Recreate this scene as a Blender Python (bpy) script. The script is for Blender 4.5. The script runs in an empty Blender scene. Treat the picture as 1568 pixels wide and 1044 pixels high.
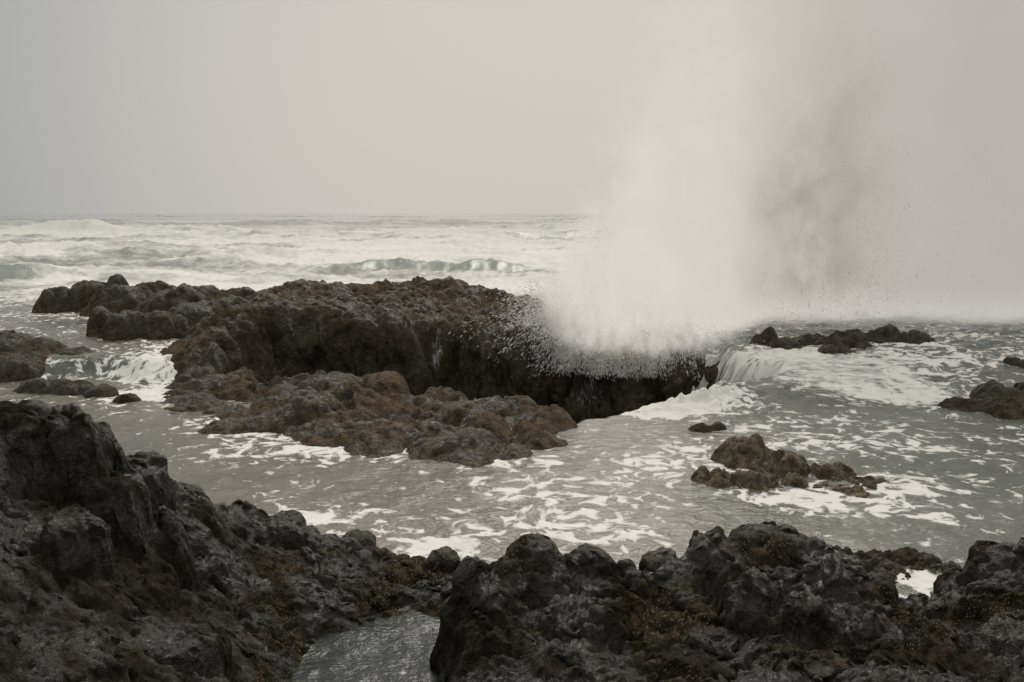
import bpy, math, numpy as np
from mathutils import Vector
rng=np.random.default_rng(7)
H=4.0; F=1524.0; TH=math.atan(197/1524.0); CT,ST=math.cos(TH),math.sin(TH)
# image pixel helpers: image coordinates back-projected from the 4 m high viewpoint -> world metres
def S(u,v,y=None,z=None):
    up=(522-v)/F; dy=CT+up*ST; dz=up*CT-ST; dx=(u-784)/F
    if y is None: y=(z-H)/dz*dy
    return (dx/dy*y, y, H+dz/dy*y)
# ---------------- numpy noise
def hsh(ix,iy,seed):
    with np.errstate(over='ignore'):
        h=(ix.astype(np.int64)*374761393+iy.astype(np.int64)*668265263+seed*974634777)&0xffffffff
        h=((h^(h>>13))*1274126177)&0xffffffff
        h=((h^(h>>16))*2246822519)&0xffffffff
        h=h^(h>>13)
    return (h&0xffffff)/float(0x1000000)
def perlin(x,y,seed=0):
    xi=np.floor(x);yi=np.floor(y);xf=x-xi;yf=y-yi
    u=xf*xf*xf*(xf*(xf*6-15)+10);v=yf*yf*yf*(yf*(yf*6-15)+10)
    def g(a,b):
        t=hsh(xi+a,yi+b,seed)*2*np.pi
        return np.cos(t)*(xf-a)+np.sin(t)*(yf-b)
    return ((g(0,0)*(1-u)+g(1,0)*u)*(1-v)+(g(0,1)*(1-u)+g(1,1)*u)*v)*1.5
def fbm(x,y,o=5,seed=0,gain=.5):
    s=0;a=1;f=1
    for i in range(o):
        s=s+a*perlin(x*f+i*17.3,y*f-i*9.1,seed+i);a*=gain;f*=2.03
    return s
def worley(x,y,seed=0):
    xi=np.floor(x);yi=np.floor(y)
    f1=np.full(x.shape,9.);f2=np.full(x.shape,9.);idr=np.zeros(x.shape)
    for a in(-1,0,1):
        for b in(-1,0,1):
            cx=xi+a;cy=yi+b
            px=cx+hsh(cx,cy,seed+1);py=cy+hsh(cx,cy,seed+2)
            d=np.sqrt((px-x)**2+(py-y)**2);r=hsh(cx,cy,seed+3)
            n=d<f1
            f2=np.where(n,f1,np.minimum(f2,d));idr=np.where(n,r,idr);f1=np.where(n,d,f1)
    return f1,f2,idr
def sm(a,b,x):
    t=np.clip((x-a)/(b-a),0,1);return t*t*(3-2*t)
def pillows(x,y,sc,seed,warp=.35):
    wx=x/sc+warp*fbm(x/sc*.9,y/sc*.9,3,seed+50);wy=y/sc+warp*fbm(x/sc*.9+7,y/sc*.9,3,seed+60)
    f1,f2,r=worley(wx,wy,seed)
    return (1-np.exp(-(f2-f1)*4.5))*(.45+.75*r)-.12*f1
def rbf(pts,X,Y,c=.25):
    P=np.array(pts,float);n=len(P)
    d=np.sqrt((P[:,None,0]-P[None,:,0])**2+(P[:,None,1]-P[None,:,1])**2+c*c)
    A=np.zeros((n+1,n+1));A[:n,:n]=d+np.eye(n)*-.02;A[:n,n]=1;A[n,:n]=1
    w=np.linalg.lstsq(A,np.append(P[:,2],0),rcond=None)[0]
    o=np.full(X.shape,w[n])
    for i in range(n): o+=w[i]*np.sqrt((X-P[i,0])**2+(Y-P[i,1])**2+c*c)
    return o
def polysd(poly,X,Y):
    d=np.full(X.shape,1e9);ins=np.zeros(X.shape,bool);n=len(poly)
    for i in range(n):
        ax,ay=poly[i];bx,by=poly[(i+1)%n];ex,ey=bx-ax,by-ay
        t=np.clip(((X-ax)*ex+(Y-ay)*ey)/(ex*ex+ey*ey),0,1)
        d=np.minimum(d,np.hypot(X-ax-t*ex,Y-ay-t*ey))
        c=((ay>Y)!=(by>Y))&(X<(bx-ax)*(Y-ay)/(by-ay+1e-12)+ax);ins^=c
    return np.where(ins,d,-d)
def mesh_grid(name,X,Y,Z,mat,attrs={},keep=None,parent=None):
    r,c=X.shape;idx=np.arange(r*c).reshape(r,c)
    q=np.stack([idx[:-1,:-1],idx[:-1,1:],idx[1:,1:],idx[1:,:-1]],-1).reshape(-1,4)
    if keep is not None:
        k=keep.ravel();q=q[k[q].any(1)]
    used=np.unique(q);remap=np.zeros(r*c,np.int64);remap[used]=np.arange(len(used));q=remap[q]
    co=np.stack([X.ravel(),Y.ravel(),Z.ravel()],-1)[used].astype(np.float32)
    me=bpy.data.meshes.new(name)
    me.vertices.add(len(used));me.vertices.foreach_set('co',co.ravel())
    me.loops.add(q.size);me.loops.foreach_set('vertex_index',q.ravel().astype(np.int32))
    me.polygons.add(len(q));me.polygons.foreach_set('loop_start',(np.arange(len(q))*4).astype(np.int32))
    me.update(calc_edges=True)
    me.polygons.foreach_set('use_smooth',np.ones(len(q),bool))
    for a,val in attrs.items():
        at=me.attributes.new(a,'FLOAT','POINT');at.data.foreach_set('value',val.ravel()[used].astype(np.float32))
    me.materials.append(mat);ob=bpy.data.objects.new(name,me);bpy.context.collection.objects.link(ob)
    if parent: ob.parent=parent
    return ob
# ---------------- node helper
class NT:
    def __init__(s,t): s.t=t;s.n=t.nodes;s.l=t.links
    def add(s,ty,**k):
        n=s.n.new(ty)
        for a,b in k.items(): setattr(n,a,b)
        return n
    def set(s,sock,v):
        if isinstance(v,bpy.types.NodeSocket): s.l.new(v,sock)
        elif v is not None: sock.default_value=v
    def m(s,op,a,b=None,c=None,clamp=False):
        n=s.add('ShaderNodeMath',operation=op,use_clamp=clamp)
        for i,v in enumerate((a,b,c)): s.set(n.inputs[i],v)
        return n.outputs[0]
    def ss(s,v,a,b,lo=0.,hi=1.):
        n=s.add('ShaderNodeMapRange',interpolation_type='SMOOTHSTEP')
        for i,x in enumerate((v,a,b,lo,hi)): s.set(n.inputs[i],x)
        return n.outputs[0]
    def mix(s,f,a,b):
        n=s.add('ShaderNodeMix',data_type='RGBA');s.set(n.inputs[0],f);s.set(n.inputs[6],a);s.set(n.inputs[7],b);return n.outputs[2]
    def mixf(s,f,a,b):
        n=s.add('ShaderNodeMix',data_type='FLOAT');s.set(n.inputs[0],f);s.set(n.inputs[2],a);s.set(n.inputs[3],b);return n.outputs[0]
    def noise(s,vec,sc,det=4,rough=.5,dist=0.):
        n=s.add('ShaderNodeTexNoise');s.set(n.inputs['Vector'],vec);n.inputs['Scale'].default_value=sc
        n.inputs['Detail'].default_value=det;n.inputs['Roughness'].default_value=rough;n.inputs['Distortion'].default_value=dist
        return n.outputs['Fac']
    def vor(s,vec,sc,feat='F1'):
        n=s.add('ShaderNodeTexVoronoi',feature=feat);s.set(n.inputs['Vector'],vec);n.inputs['Scale'].default_value=sc;return n.outputs['Distance']
    def map(s,vec,sc):
        n=s.add('ShaderNodeMapping');s.set(n.inputs[0],vec);n.inputs['Scale'].default_value=sc;return n.outputs[0]
def newmat(name):
    m=bpy.data.materials.new(name);m.use_nodes=True;m.node_tree.nodes.clear();return m,NT(m.node_tree)
def col(r,g,b): return (r,g,b,1)
def rock_mat(name,dark,mid,ochre,amt,bump=.6,sc=1.,wet=.3):
    m,t=newmat(name);geo=t.add('ShaderNodeNewGeometry');pos=geo.outputs['Position']
    n1=t.noise(pos,1.3*sc,4,.6);n2=t.noise(pos,7*sc,6,.65);n3=t.noise(pos,40*sc,3,.7)
    c=t.mix(t.ss(n2,.35,.7),dark,mid)
    oa=t.add('ShaderNodeAttribute',attribute_name='ochre').outputs['Fac']
    of=t.m('MULTIPLY',t.ss(t.m('ADD',t.m('MULTIPLY',n1,.5),t.m('MULTIPLY',n2,.5)),.60-amt*.2,.78-amt*.2),oa,clamp=True)
    of=t.m('MULTIPLY',of,t.ss(n3,.3,.65,.2,1.))
    c=t.mix(of,c,ochre)
    c=t.mix(t.ss(n3,.42,.62,0.,.6),c,t.mix(.5,dark,col(0,0,0)))
    v=t.vor(pos,38*sc)
    sp=t.m('MULTIPLY',t.ss(v,.14,.24,1.,0.),t.m('MULTIPLY',t.ss(n1,.46,.6),t.m('MULTIPLY',oa,.7)))
    c=t.mix(sp,c,col(.42,.39,.31))
    fa=t.add('ShaderNodeAttribute',attribute_name='foam').outputs['Fac']
    fn=t.noise(t.map(pos,(9,5,1.1)),1.6,5,.75)
    ff=t.ss(t.m('ADD',fn,t.m('MULTIPLY',fa,.5)),.8,1.05)
    c=t.mix(ff,c,col(.5,.5,.48))
    b=t.add('ShaderNodeBsdfPrincipled');t.set(b.inputs['Base Color'],c)
    t.set(b.inputs['Roughness'],t.ss(n1,.42,.6,.3,.8));t.set(b.inputs['Specular IOR Level'],t.ss(n1,.40,.6,wet,.05))
    hgt=t.m('ADD',t.m('MULTIPLY',n2,.9),t.m('ADD',t.m('MULTIPLY',n3,.35),t.m('MULTIPLY',t.vor(pos,16*sc),.25)))
    bp=t.add('ShaderNodeBump');bp.inputs['Strength'].default_value=bump;bp.inputs['Distance'].default_value=.12/sc
    t.set(bp.inputs['Height'],hgt);t.set(b.inputs['Normal'],bp.outputs[0])
    o=t.add('ShaderNodeOutputMaterial');t.l.new(b.outputs[0],o.inputs[0]);return m
# ---------------- well polygon
def bx(u,y): return ((u-784)/F*y/.985,y)
WELL=[bx(*p) for p in [(325,24.6),(345,22.9),(400,22.0),(500,21.4),(600,21),(700,20.3),(780,19.9),(860,19.5),(930,19.2),(1000,19.6),(1060,20.7),(1115,21.8),(1155,23),(1165,24.0),(1130,25.1),(1085,26.4),(1000,27.6),(900,28.4),(800,28.0),(700,28.5),(600,27.8),(500,28.1),(420,27.2),(360,26.2)]]
def well_sd(X,Y): return polysd(WELL,X,Y)+.42*fbm(X*.55,Y*.55,4,91)
# ---------------- water surface
WAVES=[(54,-27,8,.75,4.5,1),(60,-3,8,.7,4.5,1),(70,20,60,.5,6,0),(78,-25,30,.7,5,0),(90,-50,26,.9,7,0),(100,16,40,1.1,8,0),(115,-30,30,.9,9,0),(135,-10,60,1.3,9,0),(165,-70,40,1.9,11,0),(190,30,60,1.6,14,0),(240,-20,220,2.0,20,2),(380,-60,300,2.4,34,2),(620,0,900,3.1,60,2)]
def water(X,Y):
    led=Y+.9*fbm(X*.35,Y*.1,3,5)
    Z=.45*np.where(X<-5.,sm(23.2,24.1,led),sm(20.,25.5,led))
    Z=np.where((X>-5)&(X<-3),.45*sm(23.2-3.2*(X+5)/2,24.1+1.4*(X+5)/2,led),Z)
    far=sm(30,60,Y);green=np.zeros(X.shape)
    for (y0,x0,hw,a,w,k) in WAVES:
        yy=Y-y0-w*1.1*fbm(X/(w*3),Y*0+y0,4,int(y0))
        am=a*np.exp(-((X-x0)/hw)**4)*(.75+.6*fbm(X/(w*1.5),Y*0+3,3,int(y0)+3))
        prof=np.where(yy<0,np.exp(-(yy/(w*.34))**2),np.exp(-(yy/(w*1.1))**2))
        Z=Z+am*prof
        if k==1: green=np.maximum(green,np.clip(am/a,0,1)*np.exp(-((yy+w*.22)/(w*.38))**2))
    Z=Z+far*(.2*fbm(X*.2,Y*.2,5,12)+.22*np.abs(fbm(X*.55,Y*.5,4,14)))
    chop=.02+.04*sm(19,27,Y)
    Z=Z+chop*fbm(X*1.5,Y*1.7,5,21,.55)
    return Z,green,led
def gau(X,Y,u,v,su,sv,z=0.):
    x,y,_=S(u,v,z=z);x2,_,_=S(u+su,v,z=z);_,y2,_=S(u,v-sv,z=z);_,y3,_=S(u,v+sv,z=z)
    sy=np.where(Y>y,y2-y,y-y3)
    return np.exp(-((X-x)/(x2-x))**2-((Y-y)/sy)**2)
def build_water():
    ys=np.concatenate([np.arange(3.5,30,.06),30*np.exp(np.linspace(0,math.log(160),520))])
    s=np.linspace(-1,1,860)
    Y=np.repeat(ys[:,None],len(s),1);X=s[None,:]*(Y*.86+2.5)
    Z,green,led=water(X,Y)
    sd=well_sd(X,Y)
    ex=sm(4.2,5.0,X)
    ylim=24.2+2.4*ex
    spill=sm(.9,1.7,X)*(1-sm(ylim,ylim+.9,Y))
    right=ex*spill*sm(22.,23.5,Y)
    off=-.95*(1-spill)+.1*spill-.6*right
    wid=.7+1.0*spill-.1*right
    tt=np.clip((sd-off)/wid,0,1)
    Z=Z+(-3.8-Z)*(tt**1.5*(1-right)+tt**2.0*right)
    deep=sm(1.6,2.2,sd);Z=np.where(deep>0,np.minimum(Z,-3.4*deep+Z*(1-deep)),Z)
    froth=gau(X,Y,1065,620,75,13)+.6*gau(X,Y,1110,605,40,10)
    froth=froth*sm(.45,-.3,sd-.2)
    Z=Z+froth*(.14+.24*np.abs(fbm(X*1.8,Y*1.8,5,66,.6)))
    f=np.full(X.shape,.055)
    G=lambda *a,**k:gau(X,Y,*a,**k)
    add=[(1300,585,150,20,.42),(1200,566,70,14,.38),(1380,612,90,12,.44),(1370,545,50,12,.38),(1060,618,75,14,.9),(1010,634,50,8,.6),(1500,570,120,14,.2),
     (270,560,38,34,.4),(290,602,70,16,.5),(200,602,60,10,.3),(540,690,220,15,.36),(400,664,90,12,.32),(760,706,90,10,.24),
     (960,770,120,50,.14),(830,760,160,50,.11),(690,838,50,18,.5),(600,856,30,8,.75),(440,792,80,10,.35),(1030,700,110,30,.15),(1415,888,40,12,.75),(1280,680,240,25,.24),(1400,745,230,24,.24),(1200,765,90,14,.3),(1050,840,70,14,.25),
     (860,810,200,20,.18),(320,650,60,15,.2),(100,480,120,16,.14),(210,455,70,10,.35),(620,494,90,6,.3),(1500,690,200,40,.1),(1200,645,160,12,.24),(600,770,250,60,.08),(1350,785,160,14,.22),(900,830,60,10,.22)]
    for (u,v,su,sv,a) in add: f=f+a*G(u,v,su,sv)
    f=f+.10*fbm(X*.35,Y*.3,3,37)
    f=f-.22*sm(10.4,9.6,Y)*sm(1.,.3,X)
    out=(~((X>-7)&(X<2)&(Y<30)))
    f=f+.10*sm(23,29,Y)*out
    sea=sm(36,48,Y)*(1-sm(200,270,Y))
    f=f+sea*(.53+.42*fbm(X*.05,Y*.07,5,31))
    f=f+.5*np.exp(-((Y-165)/14)**2)*np.exp(-((X+75)/30)**2)
    f=f+.8*np.exp(-((Y-345)/22)**2)*np.exp(-((X+122)/17)**2)
    f=f-green*.85
    lf=sm(22.9,23.3,led)*sm(24.3,23.9,led)*sm(-4.5,-5.2,X)
    f=f+.16*lf
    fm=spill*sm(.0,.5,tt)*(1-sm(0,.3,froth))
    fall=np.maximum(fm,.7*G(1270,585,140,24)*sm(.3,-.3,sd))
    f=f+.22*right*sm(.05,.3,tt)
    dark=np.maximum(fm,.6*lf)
    m,t=newmat('sea_water_foam')
    geo=t.add('ShaderNodeNewGeometry');pos=geo.outputs['Position']
    A=lambda n:t.add('ShaderNodeAttribute',attribute_name=n).outputs['Fac']
    fa,ga,far,fl_a,da=A('foam'),A('green'),A('dist'),A('fall'),A('shade')
    fl=t.map(pos,(1,1,.0))
    wn=t.add('ShaderNodeTexNoise');t.set(wn.inputs['Vector'],fl);wn.inputs['Scale'].default_value=1.1;wn.inputs['Detail'].default_value=2
    wv=t.add('ShaderNodeVectorMath',operation='SCALE');t.set(wv.inputs[0],wn.outputs['Color']);wv.inputs['Scale'].default_value=.9
    wa=t.add('ShaderNodeVectorMath',operation='ADD');t.set(wa.inputs[0],fl);t.set(wa.inputs[1],wv.outputs[0]);wp=wa.outputs[0]
    nA=t.noise(t.map(wp,(1,.9,1)),3.5,6,.6,.3);nB=t.noise(wp,.55,4,.6);nC=t.noise(t.map(fl,(1,1.6,1)),.16,6,.68,.6)
    ve=t.vor(wp,2.2,'DISTANCE_TO_EDGE');lace=t.ss(ve,0.,.16,1.,0.)
    near=t.m('ADD',t.m('MULTIPLY',nA,.78),t.m('ADD',t.m('MULTIPLY',lace,.05),t.m('MULTIPLY',nB,.26)))
    fr=t.m('ADD',t.m('MULTIPLY',nC,.62),t.m('ADD',t.m('MULTIPLY',nB,.26),t.m('MULTIPLY',nA,.14)))
    pat=t.mixf(t.ss(far,.0,1.),near,fr)
    st=t.noise(t.map(pos,(.7,6,.7)),1.3,5,.6,.4)
    pat=t.mixf(fl_a,pat,t.m('ADD',st,.1))
    v=t.m('ADD',pat,t.m('MULTIPLY',fa,.5))
    w=t.ss(t.m('MAXIMUM',far,fl_a),0.,1.,.06,.24)
    foam=t.m('DIVIDE',t.m('SUBTRACT',v,.66),w,clamp=True)
    foam=t.m('MULTIPLY',foam,t.ss(nA,.2,.6,.65,1.))
    sep=t.add('ShaderNodeSeparateXYZ');t.set(sep.inputs[0],pos)
    cw=t.mix(t.ss(nB,.35,.65),col(.125,.117,.095),col(.19,.173,.14))
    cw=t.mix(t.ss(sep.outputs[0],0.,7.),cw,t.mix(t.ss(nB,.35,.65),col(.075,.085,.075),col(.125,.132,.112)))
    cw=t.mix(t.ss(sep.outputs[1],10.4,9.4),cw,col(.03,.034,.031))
    cw=t.mix(ga,cw,col(.12,.175,.145))
    cw=t.mix(t.m('MULTIPLY',far,.6),cw,col(.26,.275,.245))  # distance haze put into the colour: far water lighter and greyer
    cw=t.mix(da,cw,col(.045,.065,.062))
    c=t.mix(foam,cw,col(.76,.735,.685))
    b=t.add('ShaderNodeBsdfPrincipled');t.set(b.inputs['Base Color'],c);b.inputs['IOR'].default_value=1.33
    t.set(b.inputs['Roughness'],t.ss(foam,0.,1.,.14,.8))
    r1=t.noise(t.map(fl,(1,1.6,1)),3.2,5,.6,.3);r2=t.noise(t.map(fl,(1,1.5,1)),14,3,.6)
    hh=t.m('ADD',t.m('MULTIPLY',r1,.6),t.m('ADD',t.m('MULTIPLY',r2,.16),t.m('MULTIPLY',foam,.12)))
    bp=t.add('ShaderNodeBump');bp.inputs['Strength'].default_value=.65;bp.inputs['Distance'].default_value=.12
    t.set(bp.inputs['Height'],hh);t.set(b.inputs['Normal'],bp.outputs[0])
    # sea haze put into the material: distant water fades to transparent
    tr=t.add('ShaderNodeBsdfTransparent');mx=t.add('ShaderNodeMixShader')
    t.set(mx.inputs[0],t.ss(sep.outputs[1],28.,380.,0.,.94));t.l.new(b.outputs[0],mx.inputs[1]);t.l.new(tr.outputs[0],mx.inputs[2])
    o=t.add('ShaderNodeOutputMaterial');t.l.new(mx.outputs[0],o.inputs[0])
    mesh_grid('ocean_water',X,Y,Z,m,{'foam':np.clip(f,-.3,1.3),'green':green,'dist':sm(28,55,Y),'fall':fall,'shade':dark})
build_water()
# ---------------- rocks
def domes(Zb,X,Y,lst,seed=3,h=1.15,pw=2.8,wb=1.):
    wob=.16*fbm(X*2.2,Y*2.2,4,seed)*wb
    for (u,v,hw,y) in lst:
        cx,cy,zt=S(u,v,y=y);r=hw/F*y
        dd=np.hypot((X-cx)/r,(Y-cy)/(r*1.1))+wob*1.3
        hh=r*h
        dome=zt-hh*1.0+hh*np.sqrt(np.clip(1-np.clip(dd,0,1.0)**pw,0,1))-2*np.clip(dd-1,0,9)
        Zb=np.maximum(Zb,dome)
    return Zb
def grid(x0,x1,y0,y1,st):
    xs=np.arange(x0,x1,st);ys=np.arange(y0,y1,st)
    return np.meshgrid(xs,ys)
def detail(X,Y,a,sc,seed):
    z=a*(pillows(X,Y,sc,seed)-.45)+a*.42*(pillows(X,Y,sc*.42,seed+5)-.4)+a*.12*(pillows(X,Y,sc*.16,seed+9)-.4)
    return z+a*.22*fbm(X/sc*2,Y/sc*2,6,seed+20,.5)
def shove(X,Y,Z,a,f,seed):
    return X+a*fbm(Z*f+X*f*.5,Y*f,3,seed),Y+a*fbm(Z*f+7,X*f,3,seed+4),Z
def ledges(X,Y,Z,seed,a=.07):
    # horizontal bedding / lumps that break up steep faces
    l1=pillows(X*1.0+Y*.3,Z*1.6+Y*.25,.42,seed);l2=pillows(X+Y*.5,Z*1.5,.17,seed+3)
    return X+.02*fbm(Z*9,Y*7,3,seed+8),Y-a*(l1-.4)-a*.45*(l2-.4),Z
def terrace(Z,X,Y,st,amt,seed):
    q=(Z+.18*fbm(X*.8,Y*.8,3,seed))/st;fl=np.floor(q);fr=q-fl
    return Z+amt*st*((fl+sm(.45,1.,fr))-q+.3)
M_fg=rock_mat('wet_basalt',col(.014,.0112,.0072),col(.039,.031,.020),col(.135,.103,.052),.5,.62,1.,.32)
M_well=rock_mat('weathered_reef_rock',col(.036,.029,.019),col(.10,.079,.052),col(.235,.168,.094),.8,.85,.7,.22)
M_dark=rock_mat('dark_reef_rock',col(.036,.030,.021),col(.09,.073,.05),col(.19,.143,.082),.55,.8,.7,.22)
M_pool=rock_mat('mussel_covered_rock',col(.065,.05,.031),col(.195,.15,.092),col(.34,.265,.155),.75,.9,1.2,.2)
# left foreground
L=[(-250,610,7),(-120,618,7.5),(0,634,8.0),(60,642,8.2),(120,658,8.5),(160,684,8.8),(178,712,9),(215,722,9.3),(250,735,9.6),(262,757,9.8),(300,778,10.3),(315,802,10.8),
 (-200,1044,4.6),(0,1044,5.0),(200,1044,5.8),(300,1044,6.5),(370,1044,7.1),(0,800,6.9),(120,800,7.6),(220,820,8.4),(270,870,8.8),(330,920,8.6),(400,860,10.0),(460,900,9.5),(390,980,8.2),(500,900,9.7),(560,880,10.3),
 (350,808,11.3),(400,808,11.4),(450,812,11.3),(500,826,11.3),(560,834,11.1),(620,855,10.8),(680,870,10.4),(735,888,9.95),(640,898,10.1),(700,905,9.7),(560,855,10.8),(580,905,9.8)]
pts=[S(u,v,y=y) for u,v,y in L]
for (u,y) in [(-120,9),(0,9.6),(60,9.7),(120,10),(170,10.2),(210,10.6),(260,11.2),(310,11.9),(350,12.2),(400,12.3),(450,12.2),(520,12.0),(580,11.8),(640,11.5),(700,11.2),(760,10.9)]:
    x,yy=bx(u,y);pts.append((x,yy,-.6))
for (u,y) in [(450,7.2),(460,7.8),(490,8.4),(540,8.9),(600,9.2),(650,9.3),(560,7.0),(560,8.0),(640,8.0)]:
    x,yy=bx(u,y);pts.append((x,yy,-.2))
pts.append((-8,14,-1));pts.append((-8,8,1.5));pts.append((-6,3,2))
X,Y=grid(-7.5,.35,3.8,12.9,.018)
Z=rbf(pts,X,Y,.2);Z=terrace(Z,X,Y,.55,.35*sm(.3,.8,Z),91)
Z=domes(Z,X,Y,[(60,630,90,8.0),(120,660,60,8.4),(212,702,46,9.2),(274,752,34,10.0),(130,730,90,8.1),(210,790,70,8.5),(60,790,110,7.2),(180,880,90,7.5),(300,850,50,9.1),(370,885,48,9.3),(260,960,90,6.9)],21,.8,4.2,.8)
Z=Z+detail(X,Y,.135,.6,11)*sm(-.6,.3,Z)
Z=domes(Z,X,Y,[(45,616,36,8.0),(95,622,30,8.3),(5,618,26,7.9),(150,648,24,8.6),(228,690,28,9.4),(284,742,26,10.1),(440,783,28,11.5),(400,790,20,11.6),(350,786,26,11.4),(475,806,16,11.4),(545,816,30,11.4),(682,842,26,10.6),(640,852,20,10.6),(330,800,18,11.1),(505,818,20,11.3),(420,850,35,10.2)],3,.8)
Z=Z+.022*(pillows(X,Y,.1,77)-.4)+.015*fbm(X*9,Y*9,4,5)
X2,Y2,Z2=shove(X,Y,Z,.03,2.5,40);X2,Y2,Z2=ledges(X2,Y2,Z2,48,.07)
och=np.clip(sm(.85,.15,Z)*sm(-3.4,-1.8,X)*1.1+.03,0,1)
mesh_grid('foreground_basalt_outcrop',X2,Y2,Z2,M_fg,{'ochre':och,'foam':np.zeros(X.shape)},Z>-.35)
# right foreground
R=[(690,905,8.4),(720,900,8.7),(820,850,8.9),(905,862,9.0),(960,880,9.0),(1015,868,9.1),(1080,862,9.0),(1170,825,8.9),(1260,860,8.9),(1330,895,8.7),(1380,935,8.4),(1440,920,8.3),(1480,885,8.6),(1540,845,8.6),(1640,830,8.4),(1800,830,8.2),
 (700,1044,7.2),(800,1044,7.0),(950,1044,6.9),(1100,1044,6.8),(1300,1044,6.7),(1500,1044,6.6),(1750,1044,6.2),(700,960,7.9),(820,950,8.2),(1000,950,8.2),(1170,920,8.3),(1300,960,7.9),(1420,985,7.7),(1530,920,8.1)]
pts=[S(u,v,y=y) for u,v,y in R]
for (u,y) in [(650,8.8),(660,9.4),(700,9.8),(780,10.2),(860,10.2),(960,10.0),(1060,10.2),(1170,10.3),(1270,10.2),(1350,9.6),(1400,9.4),(1460,9.6),(1540,10.0),(1700,10.2),(1900,10)]:
    x,yy=bx(u,y);pts.append((x,yy,-.55))
for (u,y) in [(640,7.6),(620,7.0),(655,8.2)]:
    x,yy=bx(u,y);pts.append((x,yy,-.3))
pts+= [(0,4.5,.9),(3,4.5,1.1),(6,4.5,1.3)]
X,Y=grid(-1.0,6.9,4.6,10.6,.017)
Z=rbf(pts,X,Y,.15);Z=terrace(Z,X,Y,.4,.5*sm(.2,.6,Z),95)
Z=domes(Z,X,Y,[(1130,835,90,8.9),(1180,870,110,8.4),(1300,940,80,7.9),(1510,900,80,8.2),(900,930,90,8.1),(780,930,75,8.2),(1040,960,90,7.9),(1440,985,60,7.5),(1180,1000,100,7.3),(860,1010,80,7.4)],29,.95,5.,1.3)
Z=Z+detail(X,Y,.14,.6,131)*sm(-.5,.3,Z)
Z=domes(Z,X,Y,[(818,826,50,8.9),(770,868,26,8.8),(905,838,40,9.0),(962,862,20,9.0),(1015,843,34,9.1),(1055,856,20,9.1),(1110,830,35,9.0),(1172,807,75,8.9),(1235,826,45,8.9),(1290,852,35,8.8),(1345,885,28,8.6),(1470,878,34,8.7),(1535,835,48,8.6),(1600,824,50,8.6),(715,893,28,8.6),(1050,895,60,8.6)],9,1.1)
Z=Z+.05*(pillows(X,Y,.28,171)-.4)+.022*(pillows(X,Y,.11,177)-.4)+.015*fbm(X*9,Y*9,4,15)
X2,Y2,Z2=shove(X,Y,Z,.035,2.5,44);X2,Y2,Z2=ledges(X2,Y2,Z2,58,.07)
och=np.clip(sm(.3,.85,fbm(X*1.1,Y*1.1,3,71)+.5+.3*sm(2.6,4,X))*.9,0,1)
mesh_grid('foreground_basalt_outcrop.001',X2,Y2,Z2,M_fg,{'ochre':och,'foam':np.zeros(X.shape)},Z>-.35)
# reef around the sinkhole
Wc=[(290,525,24.5),(300,560,23),(330,492,26),(400,472,28),(480,462,29),(560,484,29),(640,494,29),(700,497,29),(780,492,29),(370,560,22.6),
 (420,440,36),(465,434,36),(520,441,36),(600,435,36),(640,435,36),(690,435,36),(740,446,36),(775,462,36),(830,464,34),(850,476,33),(600,462,32),(500,457,33),(380,448,35),(450,450,33),(700,464,32.5),
 (900,508,29.2),(1000,516,28.6),(1070,523,27.8),(1110,540,27.2),(290,612,20.8),(350,610,20.5),(400,600,20.8),(450,584,20.5),(510,578,20.2),(560,594,19.8),(590,578,20.5),(630,602,20),(640,620,19.3),(700,624,19),(780,632,18.6),(850,634,18.6),
 (500,635,18.2),(600,645,17.6),(700,660,17),(800,660,17.2),(400,630,19.3)]
pts=[S(u,v,y=y) for u,v,y in Wc]
for (u,v) in [(262,632),(320,662),(400,668),(480,682),(560,697),(640,704),(730,710),(810,700),(868,682),(882,652)]:
    x,y,z=S(u,v,z=0.);pts.append((x,y,0.));pts.append((x*.955,y-.9,-.4))
for (u,y,z) in [(250,23,-.1),(240,26,.1),(270,29,.3),(330,33,.5),(360,38,-.3),(470,40,-.3),(600,40,-.4),(700,40,-.4),(800,39,-.4),(870,36,-.2),(930,20,-.45),(930,18.6,-.5),(1050,19.5,-.5),(1130,22,-.4),(1170,24,-.3),(1160,26,-.1),(1150,30,.0),(950,32,.25),(1050,31,.15),(930,37,-.3),(1180,20,-.6)]:
    x,yy=bx(u,y);pts.append((x,yy,z))
X,Y=grid(-13.5,7.8,14.6,41,.045)
Z=rbf(pts,X,Y,.3)
dm=sm(-.5,.5,Z)*(1-.5*sm(1.5,3.,X)*sm(24,26,Y))
Z=Z+(.34*(pillows(X,Y,1.9,301)-.5)+.15*(pillows(X,Y,.75,305)-.45)+.08*(pillows(X,Y,.3,307)-.4)+.03*(pillows(X,Y,.14,311)-.4)+.18*fbm(X*.9,Y*.9,6,309,.5))*dm
Z=domes(Z,X,Y,[(510,573,52,20.2),(590,570,40,20.4),(440,590,32,20.6),(290,605,24,20.9),(690,427,28,36),(630,430,40,36),(465,430,34,36),(545,434,30,36),(740,444,26,35.5),(850,628,26,18.7),(700,618,50,19)],5,.9)
Z=Z+.05*(pillows(X,Y,.36,317)-.4)*dm
sd=well_sd(X,Y)
tw=np.clip((sd+.35)/1.35,0,1)
Z=Z+(-4-Z)*(tw**2.3*(1-sm(.8,1,tw))+sm(.8,1,tw))
sx=.2*sm(-.1,.4,sd)
X2=X+(.05+sx)*fbm(Z*.5+X*1.6,Y*1.6,4,330);Y2=Y+(.05+sx*1.6)*fbm(X*1.6,Z*.8,4,340)
och=np.clip(sm(-.1,.5,fbm(X*.45,Y*.45,3,71)+.3)+sm(20.5,18,Y)*.7+sm(31,35,Y)*.6,0,1)*(1-sm(-.5,.1,sd))
foam=np.zeros(X.shape)
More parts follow.
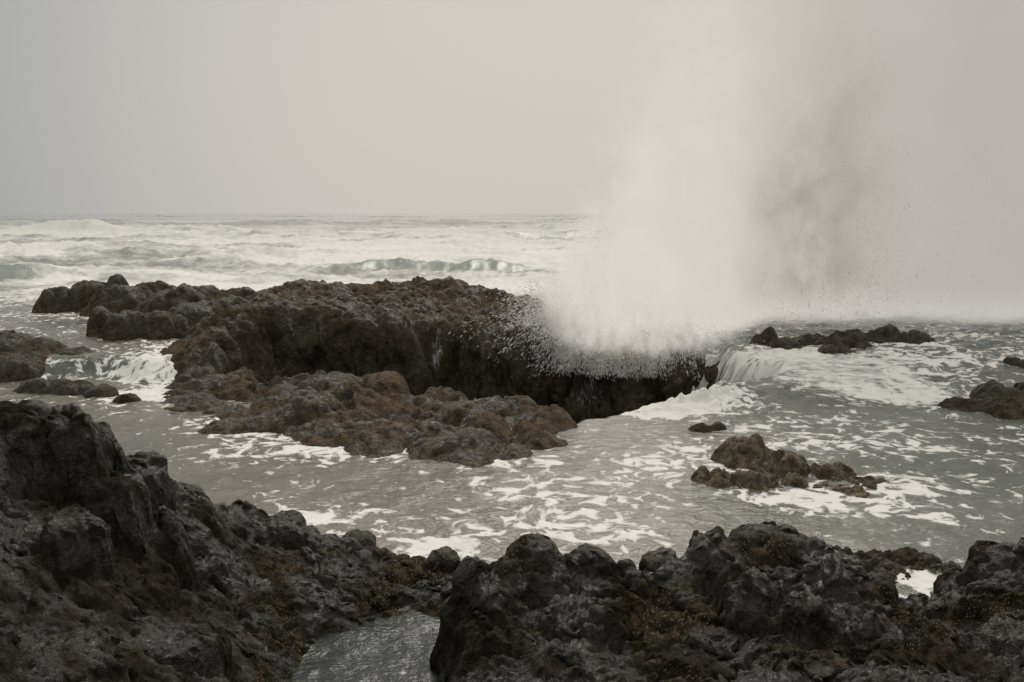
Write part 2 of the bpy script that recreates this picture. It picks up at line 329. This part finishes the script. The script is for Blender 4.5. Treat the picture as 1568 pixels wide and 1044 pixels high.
for (u,y,w,a,z0) in [(672,28,.22,.75,0),(655,28.1,.15,.5,0),(480,27.7,.5,.42,0),(745,28.2,.4,.4,0),(830,28.3,.5,.6,0),(900,28.3,.9,.62,0),(1000,27.8,1.1,.5,0),(580,28,.3,.3,0)]:
    x,yy=bx(u,y);foam=np.maximum(foam,a*np.exp(-((X-x)/w)**2)*sm(1.5,.2,np.abs(Y-yy)))
foam=np.maximum(foam,.38*sm(-.4,-.1,sd)*sm(.6,.1,sd)*(Y>24))
mesh_grid('reef_sinkhole_rock',X2,Y2,Z,M_well,{'ochre':och,'foam':foam},(Z>-.45)|(sd>-.4))
# smaller rocks: (image column, image row of crest, half width in pixels, distance)
def cluster(name,lst,mat,st,a,sc,seed,floor=-.4,och=.6,level=0.,elong=1.,pw=3):
    xs=[];ys=[]
    for (u,v,hw,y) in lst:
        cx,cy,zt=S(u,v,y=y);r=hw/F*y;xs+=[cx-r*1.5,cx+r*1.5];ys+=[cy-r*1.8-.3,cy+r*1.8+.3]
    X,Y=grid(min(xs),max(xs),min(ys),max(ys),st)
    Z=np.full(X.shape,-1.2);wx=.35*fbm(X/sc*.8,Y/sc*.8,4,seed)
    for (u,v,hw,y) in lst:
        cx,cy,zt=S(u,v,y=y);r=hw/F*y
        ry=max(r*.6,min(r,.9+ .2*r))*elong
        dd=np.hypot((X-cx)/r,(Y-cy)/ry)+wx*.5
        b=level-.35;Z=np.maximum(Z,b+(zt+a*.12-b)*np.clip(1-np.clip(dd/1.2,0,1.25)**pw,-.6,1))
    Z=Z+(detail(X,Y,a,sc,seed))*sm(level-.6,level+.2,Z)
    X2,Y2,Z2=shove(X,Y,Z,a*.25,2/sc,seed+8)
    oc=np.clip(sm(-.2,.5,fbm(X/sc*.5,Y/sc*.5,3,seed+70)+och-.3),0,1)
    mesh_grid(name,X2,Y2,Z2,mat,{'ochre':oc,'foam':np.zeros(X.shape)},Z>level+floor)
cluster('offshore_reef_ridge',[(180,419,26,36.5),(140,431,40,36.5),(85,441,30,36),(235,433,50,36),(300,438,70,35.5),(360,443,50,35),(270,442,60,33),(190,438,60,35)],M_dark,.06,.2,1.1,400,level=.4)
cluster('offshore_reef_ridge.001',[(155,472,24,28.6),(195,478,40,28.3),(245,482,42,28.3),(300,468,60,30),(340,458,60,32)],M_dark,.05,.18,.9,420,level=.4)
cluster('tidal_rock_ledge',[(10,512,50,25.6),(60,523,54,25.4),(108,535,40,25.2),(-60,508,70,25.8),(30,540,50,24.3)],M_dark,.05,.16,.9,440,level=.4,elong=1.0)
cluster('tidal_rock_ledge.001',[(55,582,36,22.2),(105,584,42,22),(155,592,30,21.6),(195,602,24,20.9)],M_dark,.04,.12,.6,460,level=.1,och=.3,elong=.8)
cluster('reef_rock',[(1175,508,26,27),(1240,514,40,27.2),(1300,507,40,27.3),(1350,505,34,27.5),(1400,510,34,27.5),(1290,520,50,26.5),(1200,520,34,26.2),(1280,532,36,25.3)],M_dark,.05,.2,.8,480,level=.45,och=.35,elong=.8)
cluster('shore_rock',[(1530,588,44,21),(1590,590,60,20.8),(1480,612,50,20.3),(1550,612,60,19.8),(1630,600,80,20.4)],M_dark,.035,.16,.7,500,level=.1,och=.75)
cluster('small_reef_rock',[(1552,547,16,23.8),(1568,552,14,23.5)],M_dark,.04,.1,.5,520,level=.4,och=.4)
cluster('mussel_covered_rock',[(1140,674,48,15.7),(1190,694,50,15.1),(1092,726,42,14.5),(1155,724,55,14.5),(1215,732,32,14.4)],M_pool,.022,.16,.42,540,och=.9)
cluster('mussel_covered_rock.001',[(1280,715,46,14.9),(1322,733,50,14.5),(1268,745,44,14.2),(1310,752,40,13.9)],M_pool,.022,.14,.42,560,och=.85)
cluster('submerged_boulder',[(1072,648,28,18.1),(1098,646,20,18.2)],M_dark,.03,.06,.3,580,och=.4,pw=2)
cluster('wave_washed_rock',[(1100,803,26,12.2),(1135,806,26,12.1),(1165,812,20,12)],M_dark,.025,.06,.25,620,och=.6,pw=2)
cluster('wave_washed_rock.001',[(1275,850,60,11.1),(1335,852,64,11.0),(1395,850,60,11.1),(1440,862,50,10.9),(1350,868,60,10.7)],M_dark,.022,.14,.34,640,och=.9)
# ---------------- spray
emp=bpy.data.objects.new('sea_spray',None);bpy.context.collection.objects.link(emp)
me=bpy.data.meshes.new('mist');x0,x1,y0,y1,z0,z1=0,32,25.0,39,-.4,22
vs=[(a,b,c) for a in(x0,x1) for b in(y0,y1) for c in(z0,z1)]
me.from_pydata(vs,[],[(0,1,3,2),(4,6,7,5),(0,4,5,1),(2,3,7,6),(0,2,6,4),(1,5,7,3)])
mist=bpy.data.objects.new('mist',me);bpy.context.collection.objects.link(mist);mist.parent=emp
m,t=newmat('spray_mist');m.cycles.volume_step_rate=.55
tc=t.add('ShaderNodeTexCoord').outputs['Object'];sp=t.add('ShaderNodeSeparateXYZ');t.set(sp.inputs[0],tc);x,y,z=sp.outputs
n1=t.noise(tc,.26,2,.6,.3);n2=t.noise(t.map(tc,(1,.6,.8)),.75,4,.74,.3)
left=t.m('ADD',t.m('MULTIPLY',z,.34),1.3)
e=t.m('ADD',t.m('SUBTRACT',x,left),t.m('MULTIPLY',t.m('SUBTRACT',n2,.5),t.m('ADD',3.5,t.m('MULTIPLY',z,.6))))
mk=t.ss(e,-.4,t.m('ADD',1.4,t.m('MULTIPLY',z,.45)))
dz=t.m('EXPONENT',t.m('MULTIPLY',z,-.15))
yf=t.m('ADD',t.ss(x,4.5,8.,26.1,29.8),t.m('ADD',t.m('MULTIPLY',t.m('SUBTRACT',n2,.5),4.),t.m('MULTIPLY',t.m('SUBTRACT',n1,.5),5.)))
yf=t.m('ADD',yf,t.ss(z,.9,.2,0.,1.6))
gy=t.m('MULTIPLY',t.ss(t.m('SUBTRACT',y,yf),0.,2.2),t.ss(y,36.,39.,1.,0.))
rt=t.ss(x,12.,30.,1.,.7);tp=t.ss(z,18.,22.,1.,0.)
den=t.m('MULTIPLY',t.m('MULTIPLY',mk,gy),t.m('MULTIPLY',rt,tp))
den=t.m('MULTIPLY',den,t.m('ADD',.22,t.m('MULTIPLY',dz,.98)))
low=t.m('MAXIMUM',t.ss(x,9.,6.),t.ss(z,.1,1.5,.25,1.))
den=t.m('MULTIPLY',t.m('MULTIPLY',den,low),t.ss(n2,.3,.68,.3,1.8))
cx=t.m('DIVIDE',t.m('SUBTRACT',x,t.m('ADD',10.0,t.m('MULTIPLY',t.m('SUBTRACT',n1,.5),6.))),1.8)
cxl=t.m('EXPONENT',t.m('MULTIPLY',t.m('MULTIPLY',cx,cx),-1.))
core=t.m('MULTIPLY',cxl,t.m('MULTIPLY',t.ss(z,4.,11.,1.,.2),t.ss(n2,.40,.58,.1,1.)))
core=t.m('MULTIPLY',core,t.ss(z,.3,2.2))
den=t.m('ADD',den,t.m('MULTIPLY',t.m('MULTIPLY',core,gy),t.m('MULTIPLY',.10,tp)))
# dense burst of white water at the rim
n4=t.noise(t.map(tc,(2.2,1.,1.1)),1.6,3,.7,.5)
vz=t.m('ADD',z,t.m('MULTIPLY',t.m('SUBTRACT',n4,.5),1.5))
veil=t.m('MULTIPLY',t.m('MULTIPLY',t.ss(t.m('ADD',x,t.m('MULTIPLY',z,.5)),1.3,2.6),t.ss(x,6.6,4.4)),t.m('MULTIPLY',t.ss(vz,.1,.6),t.ss(vz,2.6,1.)))
veil=t.m('MULTIPLY',veil,t.m('MULTIPLY',t.ss(y,25.6,26.8),t.ss(y,31.,29.)))
den=t.m('ADD',den,t.m('MULTIPLY',veil,t.ss(n4,.36,.6,.1,1.7)))
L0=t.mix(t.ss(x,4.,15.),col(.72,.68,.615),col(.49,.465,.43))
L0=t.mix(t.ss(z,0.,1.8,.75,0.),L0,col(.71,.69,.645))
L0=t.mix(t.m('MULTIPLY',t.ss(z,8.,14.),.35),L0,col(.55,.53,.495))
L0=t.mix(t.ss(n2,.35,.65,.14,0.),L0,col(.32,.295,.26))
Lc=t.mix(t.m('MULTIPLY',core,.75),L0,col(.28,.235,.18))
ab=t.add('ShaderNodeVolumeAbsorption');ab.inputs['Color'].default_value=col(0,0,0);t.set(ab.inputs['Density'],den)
em=t.add('ShaderNodeEmission');t.set(em.inputs['Color'],Lc);t.set(em.inputs['Strength'],den)  # mist emits its own light by density, standing in for scattered skylight
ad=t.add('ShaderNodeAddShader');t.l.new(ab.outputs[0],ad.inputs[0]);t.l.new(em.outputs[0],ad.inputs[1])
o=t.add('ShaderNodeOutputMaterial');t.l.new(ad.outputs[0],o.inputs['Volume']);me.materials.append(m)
# droplets
P=[];V=[];R_=[]
def burst(n,src,vel,sv,T,rad,g=9.8,pw=.7,jets=0,sp=.3):
    src=np.array(src);vel=np.array(vel,float)
    js=src[rng.integers(0,len(src),jets)]+rng.normal(0,.35,(jets,3))*(1,.6,.2);jv=vel[rng.integers(0,len(vel),jets)]+rng.normal(0,1,(jets,3))*sv
    k=rng.integers(0,jets,n);p0=js[k]+rng.normal(0,.03,(n,3));v=jv[k]*(1+rng.normal(0,.12,(n,1)))+rng.normal(0,.13,(n,3))
    tt=rng.uniform(0,1,n)**pw*T
    p=p0+v*tt[:,None];p[:,2]-=.5*g*tt**2;vv=v.copy();vv[:,2]-=g*tt
    k=p[:,2]>-.5;P.append(p[k]);V.append(vv[k]);R_.append(rad*np.exp(rng.normal(0,.45,k.sum())))
src=[S(u,v,y=y) for u,v,y in [(885,500,28.2),(910,508,27.8),(940,512,27.5),(975,514,27.3),(1010,514,27.3),(870,490,28.8),(1045,516,27.3)]]
burst(60000,src,[(-.6,-.4,1.9),(-.2,-.5,1.4),(.2,-.4,1.0),(0,-.3,.2)],(.9,.4,.9),.60,.0050,pw=.8,jets=420)
burst(24000,src[:2]+[src[5]],[(-2.2,-.4,2.4),(-1.4,-.6,3.0),(-.8,-.5,3.6),(-2.6,-.4,1.2)],(.8,.4,.9),.60,.0052,pw=.8,jets=170)
src2=[(a,b,.5) for a in np.linspace(6,15,9) for b in(30.2,31.)]
burst(3000,src2,[(0,0,6),(.5,0,7),(-.5,0,4)],(1.3,.6,1.5),1.3,.0042,jets=160)
src3=[(a,30.2,.5) for a in np.linspace(8.6,11.,4)]
burst(4000,src3,[(0,0,9),(.3,0,7)],(.9,.5,2.),1.5,.0045,jets=120)
P=np.concatenate(P);V=np.concatenate(V);R_=np.concatenate(R_);n=len(P)
d=V/np.linalg.norm(V,axis=1,keepdims=True);a=np.cross(d,[0,1,.01]);a/=np.linalg.norm(a,axis=1,keepdims=True)+1e-9;b=np.cross(d,a)
st=np.clip(np.linalg.norm(V,axis=1)*1.2,1.5,5.0)
r=R_[:,None];vv=np.stack([P+d*r*st[:,None],P-d*r*st[:,None],P+a*r,P-a*r,P+b*r,P-b*r],1).reshape(-1,3)
base=np.array([(0,2,4),(0,4,3),(0,3,5),(0,5,2),(1,4,2),(1,3,4),(1,5,3),(1,2,5)])
fc=(np.arange(n)[:,None,None]*6+base[None]).reshape(-1,3)
me=bpy.data.meshes.new('droplets');me.vertices.add(len(vv));me.vertices.foreach_set('co',vv.astype(np.float32).ravel())
me.loops.add(fc.size);me.loops.foreach_set('vertex_index',fc.ravel().astype(np.int32));me.polygons.add(len(fc));me.polygons.foreach_set('loop_start',(np.arange(len(fc))*3).astype(np.int32));me.update(calc_edges=True)
m,t=newmat('water_droplets');b=t.add('ShaderNodeBsdfDiffuse');b.inputs[0].default_value=col(.95,.94,.92)
tl=t.add('ShaderNodeBsdfTranslucent');tl.inputs[0].default_value=col(.97,.96,.94);mx=t.add('ShaderNodeMixShader');mx.inputs[0].default_value=.55
t.l.new(b.outputs[0],mx.inputs[1]);t.l.new(tl.outputs[0],mx.inputs[2]);o=t.add('ShaderNodeOutputMaterial');t.l.new(mx.outputs[0],o.inputs[0]);me.materials.append(m)
ob=bpy.data.objects.new('droplets',me);bpy.context.collection.objects.link(ob);ob.parent=emp
# ---------------- world
w=bpy.data.worlds.new('World');bpy.context.scene.world=w;w.use_nodes=True;w.node_tree.nodes.clear();t=NT(w.node_tree)
sky=t.add('ShaderNodeTexSky',sky_type='NISHITA');sky.sun_disc=False;sky.sun_elevation=math.radians(42);sky.sun_rotation=math.radians(10);sky.dust_density=6
tc=t.add('ShaderNodeTexCoord').outputs['Generated']
dt=t.add('ShaderNodeVectorMath',operation='DOT_PRODUCT');nm=t.add('ShaderNodeVectorMath',operation='NORMALIZE');t.set(nm.inputs[0],tc);t.set(dt.inputs[0],nm.outputs[0])
gd=Vector((.05,1,.07)).normalized();dt.inputs[1].default_value=gd
nn=t.noise(tc,2.2,4,.5)
f=t.m('ADD',dt.outputs['Value'],t.m('MULTIPLY',t.m('SUBTRACT',nn,.5),.03))
c=t.mix(t.ss(f,.83,1.),col(.385,.395,.39),col(.625,.59,.54))
sz=t.add('ShaderNodeSeparateXYZ');t.set(sz.inputs[0],nm.outputs[0])
c=t.mix(t.ss(sz.outputs[2],.3,.8),c,col(.96,.955,.92))
sc=t.add('ShaderNodeMix',data_type='RGBA',blend_type='MULTIPLY');sc.inputs[0].default_value=1;t.set(sc.inputs[6],sky.outputs[0]);sc.inputs[7].default_value=col(.07,.07,.07)
c2=t.mix(.96,sc.outputs[2],c)
bg=t.add('ShaderNodeBackground');t.set(bg.inputs[0],c2);bg.inputs[1].default_value=1.0
o=t.add('ShaderNodeOutputWorld');t.l.new(bg.outputs[0],o.inputs[0])
sun=bpy.data.lights.new('sun','SUN');sun.energy=1.3;sun.angle=math.radians(20);sun.color=(1,.95,.86)
so=bpy.data.objects.new('sun',sun);bpy.context.collection.objects.link(so)
el=math.radians(42);az=math.radians(10);dv=Vector((math.sin(az)*math.cos(el),math.cos(az)*math.cos(el),math.sin(el)))
so.rotation_euler=(-dv).to_track_quat('-Z','Y').to_euler();so.location=(0,0,30)
cam=bpy.data.cameras.new('camera');cam.lens=35;cam.sensor_width=36;cam.clip_end=8000;cam.clip_start=.1
co=bpy.data.objects.new('camera',cam);bpy.context.collection.objects.link(co);co.location=(0,0,H);co.rotation_euler=(math.pi/2-TH,0,0)
sc=bpy.context.scene;sc.camera=co
sc.view_settings.view_transform='Standard';sc.view_settings.look='None';sc.view_settings.exposure=0
